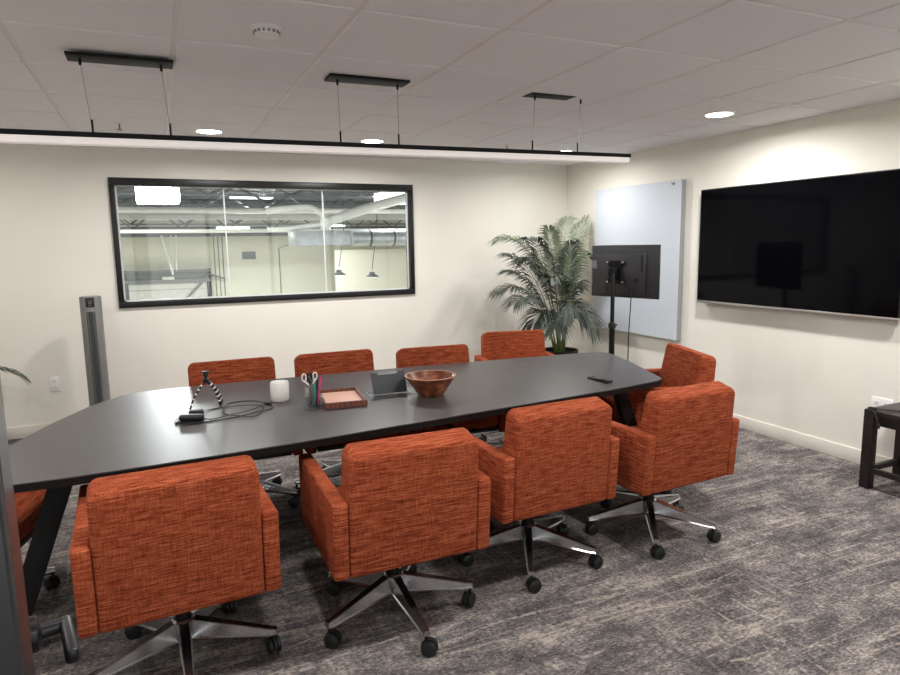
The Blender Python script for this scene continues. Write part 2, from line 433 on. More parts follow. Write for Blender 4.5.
LEGS = [(-4.70, -3.49, -4.95), (-4.40, -2.40, -4.60), (-1.915, -3.30, -1.655), (-1.80, -2.56, -1.60)]
for (xt, yy, xb) in LEGS:
    b = NB(); w = .042
    prism(b, [(xb-w+3.15, 0), (xb+w+3.15, 0), (xt+w+3.15, TZ-.046), (xt-w+3.15, TZ-.046)], yy+2.93-.02, yy+2.93+.02, 'xz', .004, 2)
    obj('leg', b, M['black_metal'], tab)
b = NB()
for (xa, ya, _), (xc, yc, _) in ((LEGS[0], LEGS[1]), (LEGS[2], LEGS[3])):
    d = Vector((xc-xa, yc-ya, 0)); mt = Matrix.Translation((xa+3.15, ya+2.93, 0)) @ Matrix.Rotation(math.atan2(d.y, d.x), 4, 'Z')
    box(b, -.04, d.length+.04, -.04, .04, TZ-.046, TZ-.033, .001, 1, mt)
box(b, -1.45, 1.4, -.05, .05, TZ-.05, TZ-.033, .002, 1)
obj('support_rail', b, M['black_metal'], tab)
# pop-up power box set in the top
pb = Vector((-3.205+3.15, -2.955+2.93, 0))
b = NB()
for x0, x1, y0, y1 in ((-.115, .115, -.075, -.068), (-.115, .115, .068, .075), (-.115, -.108, -.068, .068), (.108, .115, -.068, .068)):
    box(b, pb.x+x0, pb.x+x1, pb.y+y0, pb.y+y1, TZ-.004, TZ+.003, .001, 1)
pbox = obj('power_box', b, M['steel'], tab)
obj('power_box_well', box(NB(), pb.x-.108, pb.x+.108, pb.y-.068, pb.y+.068, TZ-.02, TZ+.0008), M['black_plastic'], pbox)
b = NB()
poly = [(-.095, 0), (.095, 0), (.098, .118), (.062, .118), (.056, .105), (-.056, .105), (-.062, .118), (-.098, .118)]
prism(b, poly, -.004, .004, 'xz', .001, 1, Matrix.Translation((pb.x, pb.y-.02, TZ+.006)) @ Matrix.Rotation(math.radians(-22), 4, 'X'))
obj('power_box_lid', b, M['lid'], pbox)

# ------------------------------------------------------------------ conference chairs
ZB, ZA, ZT = .344, .645, .806
def make_chair():
    t = thing('conference_chair', 'x', 'chair', group='orange upholstered swivel conference chairs')
    b = NB(); box(b, -.252, .252, -.15, .335, .375, .475, .03, 4); obj('seat', b, M['fabric'], t)
    b = NB(); W2, rc = .2555, .036
    pl = [(-W2, ZB), (W2, ZB)]+[(W2-rc+rc*math.cos(q), ZT+.006-rc+rc*math.sin(q)) for q in [PI/2*k/6 for k in range(7)]]+[(-W2+rc-rc*math.sin(q), ZT+.006-rc+rc*math.cos(q)) for q in [PI/2*k/6 for k in range(7)]]
    prism(b, pl, 0, 1, 'xz')
    for v in b.verts:
        u = (v.co.z-ZB)/(ZT-ZB); r_, f_ = -.284-.033*u, -.115-.098*u; w_ = v.co.y; v.co.y = r_+(f_-r_)*w_; v.co.z += .028*w_*u*u
    bmesh.ops.recalc_face_normals(b, faces=b.faces)
    big = [e for e in b.edges if len(e.link_faces) == 2 and e.calc_face_angle() > .6]
    bmesh.ops.bevel(b, geom=big, offset=.017, segments=4, profile=.5, affect='EDGES', clamp_overlap=True)
    obj('backrest', b, M['fabric'], t)
    for s in (-1, 1):
        b = NB(); prism(b, [(-.282, ZB), (-.303, ZA), (.335, ZA), (.325, ZB)], min(s*.256, s*.313), max(s*.256, s*.313), 'yz', .013, 4)
        obj('armrest', b, M['fabric'], t)
    b = NB(); box(b, -.25, .25, -.13, .32, .350, .374, .004, 1); box(b, -.11, .11, -.12, .13, .325, .349, .006, 2)
    tube(b, [(.10, .02, .335), (.22, .05, .333)], .006, 8); box(b, .215, .25, .035, .065, .328, .338, .003, 2)
    obj('underframe', b, M['black_plastic'], t)
    b = NB(); lathe(b, [(0, .10), (.026, .10), (.026, .215), (.02, .22), (.02, .326), (0, .326)], 24); obj('gas_column', b, M['black_metal'], t)
    # cast five-prong base
    b = NB(); lathe(b, [(0, .095), (.036, .095), (.042, .108), (.042, .174), (.034, .183), (0, .183)], 30)
    for k in range(5):
        a = 2*PI*k/5; mt = Matrix.Rotation(a, 4, 'Z')
        s = bmesh.new()
        sec = [(.03, .024, .104, .178), (.18, .019, .092, .142), (.30, .0155, .081, .111), (.337, .014, .082, .103)]
        R_ = []
        for r, hw, z0, z1 in sec:
            R_.append([s.verts.new((r, -hw, z0)), s.verts.new((r, hw, z0)), s.verts.new((r, hw*.72, z1)), s.verts.new((r, -hw*.72, z1))])
        for A, B in zip(R_, R_[1:]):
            for q in range(4): s.faces.new((A[q], A[(q+1) % 4], B[(q+1) % 4], B[q]))
        s.faces.new(R_[0][::-1]); s.faces.new(R_[-1])
        bmesh.ops.recalc_face_normals(s, faces=s.faces)
        side = [f for f in s.faces if abs(f.normal.y) > .8]
        L_ = [f for f in side if f.normal.y < 0]; Rr = [f for f in side if f.normal.y > 0]
        for grp in (L_, Rr):
            bmesh.ops.inset_region(s, faces=grp, thickness=.007, depth=-.004)
        bmesh.ops.transform(s, matrix=mt, verts=s.verts); absorb(b, s)
    base = obj('star_base', b, M['chrome'], t, .5)
    for k in range(5):
        a = 2*PI*k/5; mt = Matrix.Rotation(a, 4, 'Z') @ Matrix.Translation((.325, 0, 0)) @ Matrix.Rotation(random.uniform(0, 2*PI), 4, 'Z')
        b = NB(); tube(b, [(0, 0, .05), (0, 0, .083)], .007, 10)
        s = bmesh.new()
        for y0 in (-.024, .006):
            lathe(s, [(0, 0), (.022, 0), (.030, .004), (.030, .014), (.022, .018), (0, .018)], 24, loc=(0, 0, y0))
        bmesh.ops.transform(s, matrix=Matrix.Translation((.012, 0, .0305)) @ Matrix.Rotation(-PI/2, 4, 'X'), verts=s.verts); absorb(b, s)
        s = bmesh.new()     # hood over the two wheels
        prism(s, [(.012+.034*math.cos(q), .0305+.034*math.sin(q)) for q in [math.radians(d) for d in range(-10, 191, 20)]], -.005, .005, 'xz'); absorb(b, s)
        bmesh.ops.transform(b, matrix=mt, verts=b.verts)
        obj('caster', b, M['castor'], base)
    return t
proto = make_chair()
CH = [  # x, y, yaw, lift, base angle (world), label
 (-4.326, -3.78, .043, 0, -17, 'orange chair seen from behind at the near side of the table, nearest the open door'),
 (-3.506, -3.813, -.012, 0, 200, 'orange chair seen from behind, second from the open door on the near side'),
 (-2.747, -3.648, .032, 0, -118.7, 'orange chair seen from behind, third from the open door on the near side'),
 (-2.007, -3.672, .048, 0, -125, 'orange chair seen from behind, on the near side farthest from the open door'),
 (-3.935, -2.325, PI-.02, .022, 41, 'orange chair across the table behind the small tripod and the white cup'),
 (-3.292, -2.35, PI-.02, .022, 104, 'orange chair across the table behind the pink-lined tray'),
 (-2.62, -2.385, PI-.10, .008, 60, 'orange chair across the table behind the wooden bowl'),
 (-1.79, -2.02, PI-.2, .015, 15, 'orange chair across the table in front of the potted palm, arms visible'),
 (-1.455, -3.045, PI/2-.34, .02, 30, 'orange chair at the right end of the table, below the whiteboard'),
 (-5.17, -3.02, -PI/2-.24, 0, 14, 'orange chair at the left end of the table, mostly hidden by the open door')]
for i, (x, y, yaw, dz, ba, lab) in enumerate(CH):
    o = proto if i == 0 else copy_tree(proto)
    o.location = (x, y, 0); o.rotation_euler = (0, 0, yaw); o['label'] = lab
    for c in o.children:
        nm = c.name.split('.')[0]
        if nm == 'star_base': c.rotation_euler.z = math.radians(ba)-yaw
        elif nm == 'gas_column': c.scale.z = (.326+dz-.10)/.226 if dz else 1; c.location.z = .10*(1-c.scale.z)
        else: c.location.z = dz

# ------------------------------------------------------------------ things on the table
# flexible mini tripod
t = thing('mini_tripod', 'small black and white bendy tripod standing on the table beside the cable', 'tripod', (-4.13, -2.80, TZ))
for fx, fy, bul, rr in ((-.083, -.015, -.012, .0058), (.062, .015, .022, .0085), (.074, .075, .022, .0085)):
    P = bez((0, 0, .137), (fx*.5+bul, fy*.5, .09), (fx, fy, rr), 19)
    b = NB(); w = NB()
    for k, p in enumerate(P):
        tgt = w if k % 3 == 1 else b
        s = bmesh.new(); bmesh.ops.create_uvsphere(s, u_segments=10, v_segments=7, radius=rr)
        bmesh.ops.translate(s, vec=p, verts=s.verts); absorb(tgt, s)
    lg = obj('leg', b, M['black_plastic'], t); obj('joint_rings', w, M['white_ceramic'], lg)
b = NB(); lathe(b, [(0, .125), (.014, .127), (.016, .145), (.008, .15), (.008, .16), (.013, .163), (.013, .178), (0, .18)], 20)
box(b, -.017, .017, -.008, .008, .178, .186, .002, 2); obj('head', b, M['black_plastic'], t)

t = thing('webcam', 'small black webcam lying on the table with its cable coiled beside it', 'webcam', (-4.195, -3.0, TZ))
R2 = Matrix.Translation((-.025, -.065, 0)) @ Matrix.Rotation(-.35, 4, 'Z')
b = NB(); box(b, -.056, .056, -.02, .02, .006, .036, .012, 4, R2); box(b, -.066, .05, -.028, .028, 0, .007, .003, 2, R2); obj('camera_body', b, M['black_plastic'], t)
b = NB(); box(b, -.036, .03, .0, .04, 0, .036, .009, 3, Matrix.Rotation(-.2, 4, 'Z')); obj('mounting_clip', b, M['black_plastic'], t)
pts = [(.015, .02, .02), (.06, .12, .004), (.134, .146, .003), (.23, .12, .008), (.304, .095, .004), (.318, .045, .004), (.30, -.03, .003), (.25, -.115, .004), (.193, -.092, .008), (.13, .0, .003), (.136, .122, .008), (.179, .225, .003), (.278, .225, .003), (.345, .125, .008)]
b = NB(); tube(b, spline(pts, 8), .0022, 6)
box(b, -.022, .018, -.007, .007, 0, .014, .003, 2, Matrix.Translation((.352, .10, 0)) @ Matrix.Rotation(-.9, 4, 'Z')); obj('cable', b, M['rubber'], t)
pts = [(.02, -.06, .016), (.06, -.075, .004), (.155, -.061, .012), (.24, -.02, .012), (.30, .035, .012), (.33, .115, .012), (.36, .06, .004), (.35, .0, .003), (.28, -.03, .003), (.16, -.085, .003), (.06, -.105, .003), (.0, -.12, .004), (-.07, -.125, .004), (-.10, -.07, .004), (-.085, -.02, .012)]
b = NB(); tube(b, spline(pts, 8), .0022, 6); obj('cable', b, M['rubber'], t)
b = NB(); lathe(b, [(0, 0), (.043, 0), (.048, .006), (.0492, .05), (.0488, .093), (.045, .100), (.041, .099), (.039, .09), (0, .088)], 40)
cup = obj('cup', b, M['white_ceramic']); cup.location = (-3.775, -2.825, TZ); cup.location.x += .004; tag(cup, 'white cylindrical cup on the table next to the coiled cable', 'cup')

# acrylic pen organiser and its contents
ox, oy = -3.648, -3.05
t = thing('pen_organizer', 'clear acrylic pen organizer on the table beside the pink-lined tray', 'pen holder', (ox, oy, TZ), .12)
b = NB(); w = .003
def opentray(b, x0, x1, y0, y1, z):
    box(b, x0, x1, y0, y1, 0, w); box(b, x0, x0+w, y0, y1, w, z); box(b, x1-w, x1, y0, y1, w, z); box(b, x0+w, x1-w, y0, y0+w, w, z); box(b, x0+w, x1-w, y1-w, y1, w, z)
opentray(b, -.058, .042, -.075, -.012, .028); obj('low_tray', b, M['acrylic'], t)
b = NB(); opentray(b, -.022, .042, -.010, .05, .10); obj('pen_compartment', b, M['acrylic'], t)
def pen(x, y, tx, ty, h, mat, name, lab, cat='pen'):
    b = NB(); p = Vector((x, y, .004)); q = Vector((tx, ty, h)); d = q-p
    tube(b, [p, p+d*.08, p+d*.92, q], [.0012, .0045, .0045, .0035], 10)
    o = obj(name, b, mat); o.location = (ox, oy, TZ); o.rotation_euler = (0, 0, .12); tag(o, lab, cat, 'pens in the acrylic organizer'); return o
pen(.030, .01, .045, -.005, .150, M['pink'], 'pen', 'bright pink pen in the acrylic organizer, the taller pink one')
pen(.032, .028, .058, .026, .138, M['pink'], 'pen', 'shorter bright pink pen leaning right in the acrylic organizer')
pen(.018, .000, .026, -.006, .135, M['black_plastic'], 'pen', 'black pen standing at the front of the acrylic organizer')
pen(.008, .034, .000, .044, .140, M['black_plastic'], 'pen', 'black pen standing at the back of the acrylic organizer')
pen(.020, .016, .018, .026, .145, M['teal'], 'pen', 'teal pen in the middle of the acrylic organizer')
pen(.034, .040, .050, .050, .142, M['lid'], 'pen', 'grey pen at the right of the acrylic organizer')
def scissors(x, y, lean, lab, acc):
    t = thing('scissors', lab, 'scissors', (ox, oy, TZ), .12, 'scissors in the acrylic organizer')
    b = NB(); box(b, x-.006, x+.006, y-.0015, y+.0015, .006, .12, .0005, 1); obj('blades', b, M['steel'], t)
    for s in (-1, 1):
        c = Vector((x+s*.013+lean, y, .152)); b = NB()
        ring = [c+Vector((.011*math.cos(a), 0, .019*math.sin(a))) for a in [2*PI*k/20 for k in range(21)]]
        tube(b, ring, .0035, 8, False); tube(b, [(x+s*.002, y, .112), c+Vector((0, 0, -.019))], .0035, 8)
        obj('handle', b, M['white_ceramic'] if s*acc < 0 else M['black_plastic'], t)
scissors(-.010, .012, -.012, 'scissors at the left of the acrylic organizer, white finger loops', 1)
scissors(.008, .020, .004, 'scissors in the middle of the acrylic organizer behind the pink pens', -1)

t = thing('desk_tray', 'square wooden tray lined in pink leather on the table', 'tray', (-3.482, -2.985, TZ), -.12)
a, c = .108, .165
b = NB(); r = .011
for x0, x1, y0, y1 in ((-a, a, -c, -c+r), (-a, a, c-r, c), (-a, -a+r, -c+r, c-r), (a-r, a, -c+r, c-r)): box(b, x0, x1, y0, y1, 0, .03, .0015, 1)
box(b, -a+r, a-r, -c+r, c-r, 0, .008); obj('wood_rim', b, M['tray_wood'], t)
obj('lining', box(NB(), -a+r, a-r, -c+r, c-r, .008, .014, .002, 2), M['tray_leather'], t)

t = thing('wooden_bowl', 'round dark wooden bowl near the middle of the table', 'bowl', (-3.02, -3.10, TZ))
b = NB(); lathe(b, [(0, 0), (.066, 0), (.07, .004), (.095, .045), (.122, .085), (.138, .108), (.130, .108), (.113, .082), (.086, .04), (.06, .014), (0, .010)], 48); obj('bowl_body', b, M['bowl'], t)
b = NB(); lathe(b, [(.1385, .107), (.1385, .1105), (.1298, .1105), (.1298, .107)], 48); obj('rim', b, M['bowl_rim'], t)

t = thing('remote_control', 'black remote control lying near the right end of the table', 'remote control', (-2.005, -3.235, TZ), .08)
b = NB(); prism(b, [(-.085, .0), (.085, .0), (.085, .012), (.03, .014), (-.05, .022), (-.085, .020)], -.021, .021, 'yz', .004, 3); obj('remote_body', b, M['black_plastic'], t)
b = NB()
for k in range(6):
    for s in (-.009, .003): box(b, s, s+.006, .02+k*.009, .026+k*.009, .0115, .0145, .0005, 1)
obj('buttons', b, M['lid'], t)

# ------------------------------------------------------------------ right wall: whiteboard, televisions
t = thing('whiteboard', 'large white glass whiteboard mounted on the right wall', 'whiteboard', (0, -1.2, 1.36))
b = NB(); box(b, -.052, -.0005, -.618, .60, -.715, .718, .002, 1); obj('backing_frame', b, M['board_side'], t)
obj('writing_panel', box(NB(), -.060, -.0525, -.618, .60, -.715, .718, .0015, 1), M['board'], t)
b = NB(); tube(b, [(-.0605, -.525, .69), (-.078, -.525, .69)], [.012, .009], 16); obj('magnet', b, M['steel'], t)

t = thing('wall_television', 'very large black flat television mounted on the right wall', 'television', (0, -2.898, 1.49))
hw, hh = .838, .475
b = NB(); box(b, -.055, -.022, -hw+.01, hw-.01, -hh+.01, hh-.01, .004, 2); box(b, -.022, -.0005, -.35, .35, -.25, .25); obj('back_case', b, M['black_plastic'], t)
b = NB()
for y0, y1, z0, z1 in ((-hw, hw, hh-.008, hh), (-hw, -hw+.008, -hh+.02, hh-.008), (hw-.008, hw, -hh+.02, hh-.008)): box(b, -.072, -.05, y0, y1, z0, z1, .001, 1)
obj('bezel', b, M['frame'], t)
obj('bottom_bezel', box(NB(), -.074, -.045, -hw, hw, -hh, -hh+.02, .002, 2), M['silver'], t)
obj('screen', box(NB(), -.071, -.0555, -hw+.008, hw-.008, -hh+.02, hh-.008), M['screen'], t)

# rolling stand with its small television seen from behind
sx, sy = -1.052, -2.15
t = thing('television_stand', 'black floor stand with a single pole beside the whiteboard', 'television stand', (sx, sy, 0))
b = NB(); lathe(b, [(0, 0), (.022, 0), (.022, .82), (0, .82)], 20, loc=(0, 0, .05)); lathe(b, [(0, .86), (.016, .86), (.016, 1.28), (0, 1.30)], 20); obj('pole', b, M['black_metal'], t)
b = NB(); lathe(b, [(0, .865), (.03, .865), (.03, .90), (.017, .91), (0, .91)], 20); tube(b, [(.02, 0, .885), (.05, .0, .885)], .007, 8); obj('height_clamp', b, M['black_plastic'], t)
b = NB()
for a in (35, 145, 215, 325):
    a = math.radians(a); tube(b, [(0, 0, .055), (.24*math.cos(a), .24*math.sin(a), .02)], .014, 8); lathe(b, [(0, 0), (.02, 0), (.02, .02), (0, .024)], 14, loc=(.24*math.cos(a), .24*math.sin(a), 0))
obj('stand_base', b, M['black_metal'], t)
A = math.atan2(-.60, .17)                       # direction along the set's long side
MV = Matrix.Translation((-.984-sx, -2.107-sy, 1.305)) @ Matrix.Rotation(A, 4, 'Z')     # local x along width (to photo right), -y out of the back
b = NB(); box(b, -.05, .05, -.02, -.014, -.09, .09, .002, 1, MV); box(b, -.03, .03, -.075, -.02, -.035, .035, .006, 2, MV)
for sxx in (-1, 1):
    for sz in (-1, 1): box(b, -.012, .012, -.02, -.0115, 0, .115, .002, 1, MV @ Matrix.Rotation(sxx*(.75 if sz > 0 else PI-.75), 4, 'Y'))
obj('mount_bracket', b, M['black_metal'], t)
b = NB()
for sxx in (-1, 1):
    for sz in (-1, 1): b = NB(); tube(b, [MV @ Vector((sxx*.072, -.028, sz*.078)), MV @ Vector((sxx*.072, -.018, sz*.078))], .0085, 12); obj('mount_screw', b, M['silver'], t)
MW = Matrix.Rotation(A, 4, 'Z')
tv = thing('small_television', 'small black flat television on the floor stand, its back to the table', 'television', (-.962, -2.158, 1.310), A)
b = NB(); box(b, -.312, .312, .012, .03, -.207, .207, .004, 2); obj('front_panel', b, M['tvback'], tv)
b = NB(); box(b, -.285, .20, -.010, .0125, -.185, .14, .006, 2); obj('back_case', b, M['tvback'], tv)
b = NB(); box(b, .165, .19, -.0125, -.0095, .0, .13, .001, 1); box(b, -.16, -.14, -.0125, -.0095, -.17, -.06, .001, 1); box(b, -.08, -.06, -.0125, -.0095, -.17, -.06, .001, 1); obj('vents', b, M['black_plastic'], tv)
obj('screen', box(NB(), -.303, .303, .0302, .0315, -.197, .197), M['screen'], tv)
b = NB(); box(b, -.295, -.245, -.0112, -.0098, .02, .085); obj('sticker', b, plain('silver_sticker', (126, 128, 138), .5, var=.35, vs=160), tv)
b = NB()
for k in range(5): box(b, -.293, -.283, -.0122, -.0098, -.12+k*.026, -.104+k*.026, .0005, 1)
obj('ports', b, M['steel'], tv)
w0 = MW @ Vector((.125, -.014, -.055)) ; 
b = NB(); cp = [(.125, -.014, -.055), (.105, -.03, -.09), (.098, -.03, -.25), (.085, -.03, -.55), (.08, -.02, -.95), (.06, .0, -1.25), (.02, .05, -1.306)]
tube(b, spline(cp, 6), .0042, 8); box(b, .112, .138, -.026, -.009, -.075, -.04, .003, 2); obj('power_cord', b, M['rubber'], tv)

# ------------------------------------------------------------------ wall plates
t = thing('wall_outlet', 'single white power outlet low on the back wall beside the tower fan', 'outlet', (-5.155, 0, .431))
b = NB(); box(b, -.036, .036, -.007, 0, -.062, .062, .003, 2); obj('cover_plate', b, M['plate'], t)
for z in (-.024, .024):
    b = NB(); box(b, -.017, .017, -.009, -.0065, z-.014, z+.014, .004, 2); so = obj('socket', b, M['plate'], t)
    b = NB(); box(b, -.008, -.005, -.0095, -.0088, z-.004, z+.006); box(b, .005, .008, -.0095, -.0088, z-.004, z+.006); obj('slots', b, M['plate_dark'], so)
t = thing('wall_outlet', 'double white wall outlet above the dark console table', 'outlet', (0, -3.634, .432))
b = NB(); box(b, -.007, 0, -.07, .07, -.058, .058, .003, 2); obj('cover_plate', b, M['plate'], t)
for y in (-.033, .033):
    for z in (-.022, .022):
        b = NB(); box(b, -.0095, -.0065, y-.017, y+.017, z-.014, z+.014, .004, 2); so = obj('socket', b, M['plate'], t)
        b = NB(); box(b, -.0100, -.0094, y-.008, y-.005, z-.004, z+.006); box(b, -.0100, -.0094, y+.005, y+.008, z-.004, z+.006); obj('slots', b, M['plate_dark'], so)

# console table by the right wall
t = thing('console_table', 'low dark wood console table against the right wall', 'side table', (-.21, -4.36, 0))
b = NB(); box(b, -.20, .19, -.585, .585, .462, .50, .004, 2); obj('table_top', b, M['espresso'], t)
lg = .058
for x0 in (-.20, .19-lg):
    for y0 in (-.585, .585-lg): obj('leg', box(NB(), x0, x0+lg, y0, y0+lg, 0, .462, .003, 2), M['espresso'], t)
b = NB()
for x0 in (-.185, .152): box(b, x0, x0+.025, -.53, .53, .10, .135, .002, 1)
for y0 in (-.57, .542): box(b, -.142, .132, y0, y0+.03, .10, .135, .002, 1)
obj('stretcher', b, M['espresso'], t)
b = NB()
for x0 in (-.19, .155): box(b, x0, x0+.02, -.527, .527, .41, .462)
for y0 in (-.57, .55): box(b, -.142, .132, y0, y0+.02, .41, .462)
obj('apron', b, M['espresso'], t)
b = NB(); cp = [(-.24, -4.02, .506), (-.30, -3.94, .506), (-.36, -3.87, .508), (-.395, -3.81, .507), (-.418, -3.84, .495), (-.422, -3.865, .455), (-.424, -3.875, .425)]
tube(b, spline(cp, 6), .0045, 8); box(b, -.402, -.372, -3.83, -3.79, .5005, .514, .003, 2); box(b, -.428, -.419, -3.885, -3.867, .40, .43, .002, 1)
o = obj('display_cable', b, M['rubber']); tag(o, 'short black cable hanging over the corner of the console table', 'cable')

# ------------------------------------------------------------------ tower fan
t = thing('tower_fan', 'tall slim grey tower fan standing against the back wall', 'fan', (-4.81, -.30, 0))
def oval(rx, ry, n=40): return [(rx*math.cos(2*PI*k/n), ry*math.sin(2*PI*k/n)) for k in range(n)]
b = NB(); lathe(b, [(0, 0), (.14, 0), (.145, .01), (.13, .02), (.05, .028), (.05, .04), (0, .04)], 40); obj('base', b, M['fan'], t)
b = NB(); prism(b, oval(.079, .07), .04, 1.175, 'xy', .008, 3); obj('housing', b, M['fan'], t)
gp = [(.042*math.sin(a), -.0715*math.cos(a*.9)) for a in [-.9+k*.09 for k in range(21)]]
b = NB(); prism(b, gp+[(gp[-1][0], gp[-1][1]+.02), (gp[0][0], gp[0][1]+.02)], .10, 1.055, 'xy'); 
for k in range(5):
    x = -.028+k*.014; box(b, x-.002, x+.002, -.0745, -.068, .10, 1.055)
obj('grille', b, M['wh_dark'], t)
b = NB(); box(b, -.031, .031, -.0735, -.055, 1.092, 1.168, .003, 2); pn = obj('control_panel', b, M['black_plastic'], t)
b = NB()
for z in (1.105, 1.12, 1.135): box(b, -.012, .012, -.0742, -.0733, z, z+.004)
obj('buttons', b, M['steel'], pn)

# ------------------------------------------------------------------ palms
def frond(name, p0, p1, p2, mat, parent, origin, start=.3, ll=.24, n=30, seed=0, drop=.35):
    rn = random.Random(seed); N = 26
    C = [v-Vector(origin) for v in bez(p0, p1, p2, N)]
    b = NB(); tube(b, C, [.0075*(1-.8*i/(N-1)) for i in range(N)], 6)
    s_ = bmesh.new()
    for k in range(n):
        u = start+(1-start)*(k+.5)/n; f = u*(N-1); i = min(int(f), N-2); p = C[i].lerp(C[i+1], f-i)
        tan = (C[i+1]-C[i]).normalized(); sd = tan.cross(Vector((0, 0, 1)))
        sd = sd.normalized() if sd.length > .05 else Vector((1, 0, 0)); up = sd.cross(tan).normalized()
        v = (u-start)/(1-start)
        L = ll*(.45+1.3*v*(1-v)*1.6)*rn.uniform(.85, 1.1)*(1 if v < .85 else .8)
        for sg in (-1, 1):
            d = (sd*sg*(.95-.45*v)+tan*(.5+.55*v)+up*rn.uniform(.0, .25)).normalized()
            mid = p+d*L*.5-Vector((0, 0, drop*L*.12)); tip = p+d*L*.97+Vector((0, 0, -drop*L))
            wv = d.cross(up).normalized()*.0085
            def keep(v):            # leaves bend along the walls instead of through them
                q = v+Vector(origin); q.x = min(q.x, -.075 if -1.9 < q.y < -.52 else -.012); q.y = min(q.y, -.012); return q-Vector(origin)
            q = [s_.verts.new(keep(v)) for v in (p, mid+wv, mid-wv, tip, mid-up*.003)]
            s_.faces.new((q[0], q[1], q[4])); s_.faces.new((q[0], q[4], q[2])); s_.faces.new((q[1], q[3], q[4])); s_.faces.new((q[4], q[3], q[2]))
    lf = obj('frond', s_, mat, parent, 1.2, False)
    obj('rachis', b, M['stem'], lf); return lf
PX, PYY = -.50, -.62
palm = thing('potted_palm', 'tall leafy potted palm in the corner next to the whiteboard', 'plant', (PX, PYY, 0))
def potgeo(t, r, h):
    b = NB(); lathe(b, [(0, 0), (r*.72, 0), (r*.78, .01), (r*.98, h-.03), (r, h-.028), (r, h), (r*.92, h), (r*.9, h-.06), (0, h-.06)], 40); obj('pot', b, M['pot'], t)
    b = NB(); lathe(b, [(0, h-.045), (r*.5, h-.05), (r*.89, h-.058)], 30); obj('soil', b, M['soil'], t)
potgeo(palm, .19, .43)
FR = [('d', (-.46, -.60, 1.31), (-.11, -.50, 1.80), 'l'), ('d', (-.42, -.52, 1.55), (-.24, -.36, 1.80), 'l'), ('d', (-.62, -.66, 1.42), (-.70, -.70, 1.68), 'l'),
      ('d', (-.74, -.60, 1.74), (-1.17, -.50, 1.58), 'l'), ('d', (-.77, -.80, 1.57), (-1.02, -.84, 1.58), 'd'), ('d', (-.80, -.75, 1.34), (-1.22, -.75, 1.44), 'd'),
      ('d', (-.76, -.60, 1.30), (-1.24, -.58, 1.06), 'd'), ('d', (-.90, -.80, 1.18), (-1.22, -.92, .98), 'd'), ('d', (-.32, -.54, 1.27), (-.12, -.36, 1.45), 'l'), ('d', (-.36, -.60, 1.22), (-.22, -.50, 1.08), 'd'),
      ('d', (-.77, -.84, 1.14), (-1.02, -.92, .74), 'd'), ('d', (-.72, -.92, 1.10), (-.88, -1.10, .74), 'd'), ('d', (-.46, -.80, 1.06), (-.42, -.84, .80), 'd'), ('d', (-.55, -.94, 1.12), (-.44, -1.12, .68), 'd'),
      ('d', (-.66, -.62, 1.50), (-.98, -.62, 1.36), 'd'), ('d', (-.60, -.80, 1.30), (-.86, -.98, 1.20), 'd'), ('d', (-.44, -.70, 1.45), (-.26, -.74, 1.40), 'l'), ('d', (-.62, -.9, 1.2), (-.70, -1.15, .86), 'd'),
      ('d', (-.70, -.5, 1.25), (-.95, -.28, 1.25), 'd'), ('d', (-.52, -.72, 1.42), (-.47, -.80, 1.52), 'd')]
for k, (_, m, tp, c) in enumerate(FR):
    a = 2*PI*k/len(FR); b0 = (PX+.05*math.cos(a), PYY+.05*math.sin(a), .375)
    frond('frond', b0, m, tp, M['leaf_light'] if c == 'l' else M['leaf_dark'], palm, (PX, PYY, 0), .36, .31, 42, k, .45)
palm2 = thing('potted_palm', 'potted palm at the left edge of the photo, only one leaf tip showing', 'plant', (-5.78, -.48, 0))
potgeo(palm2, .17, .34)
for k, (m, tp) in enumerate([((-5.62, -.44, .86), (-5.30, -.36, .56)), ((-5.9, -.5, 1.2), (-6.15, -.7, 1.0)), ((-5.8, -.7, 1.2), (-5.85, -1.1, .95)), ((-5.76, -.4, 1.3), (-5.80, -.18, 1.35)), ((-5.7, -.5, 1.35), (-5.62, -.6, 1.2)), ((-5.95, -.3, 1.1), (-6.2, -.2, .9)), ((-5.7, -.75, 1.0), (-5.55, -1.0, .7))]):
    frond('frond', (-5.78, -.48, .29), m, tp, M['leaf_dark'], palm2, (-5.78, -.48, 0), .42, .20, 24, 50+k)

# ------------------------------------------------------------------ warehouse seen through the window
WX = (-13, 16)
struct('wall_warehouse', box(NB(), WX[0], WX[1], 30, 30.2, -4.6, 3.5), M['wh_wall'])
b = NB(); box(b, WX[0]-.2, WX[0], .3, 30.2, -4.6, 3.5); struct('wall_warehouse_left', b, M['wh_wall'])
b = NB(); box(b, WX[1], WX[1]+.2, .3, 30.2, -4.6, 3.5); struct('wall_warehouse_right', b, M['wh_wall'])
struct('floor_warehouse', box(NB(), WX[0]-.2, WX[1]+.2, .3, 30.2, -4.8, -4.6), M['wh_floor'])
struct('wall_warehouse_near', box(NB(), WX[0]-.2, XL-WT, .3, .4, -4.6, 3.5), M['wh_wall'])
b = NB(); rib = .35; n = int((30-.3)/rib)     # ribbed steel deck
for k in range(n):
    y0 = .3+k*rib; z = 3.32 if k % 2 else 3.38
    box(b, WX[0], WX[1], y0, y0+rib, z, 3.5)
struct('ceiling_warehouse', b, M['wh_steel'])
def joist(y, zb, zt, mat, nm, r=.035, step=1.0):
    b = NB(); box(b, WX[0], WX[1], y-.05, y+.05, zt-.06, zt); box(b, WX[0], WX[1], y-.05, y+.05, zb, zb+.06)
    x = WX[0]; k = 0
    while x+step <= WX[1]:
        a, c = ((zb+.03), (zt-.03)) if k % 2 == 0 else ((zt-.03), (zb+.03)); tube(b, [(x, y, a), (x+step, y, c)], r, 6, False); x += step; k += 1
    return struct(nm, b, mat)
k = 2
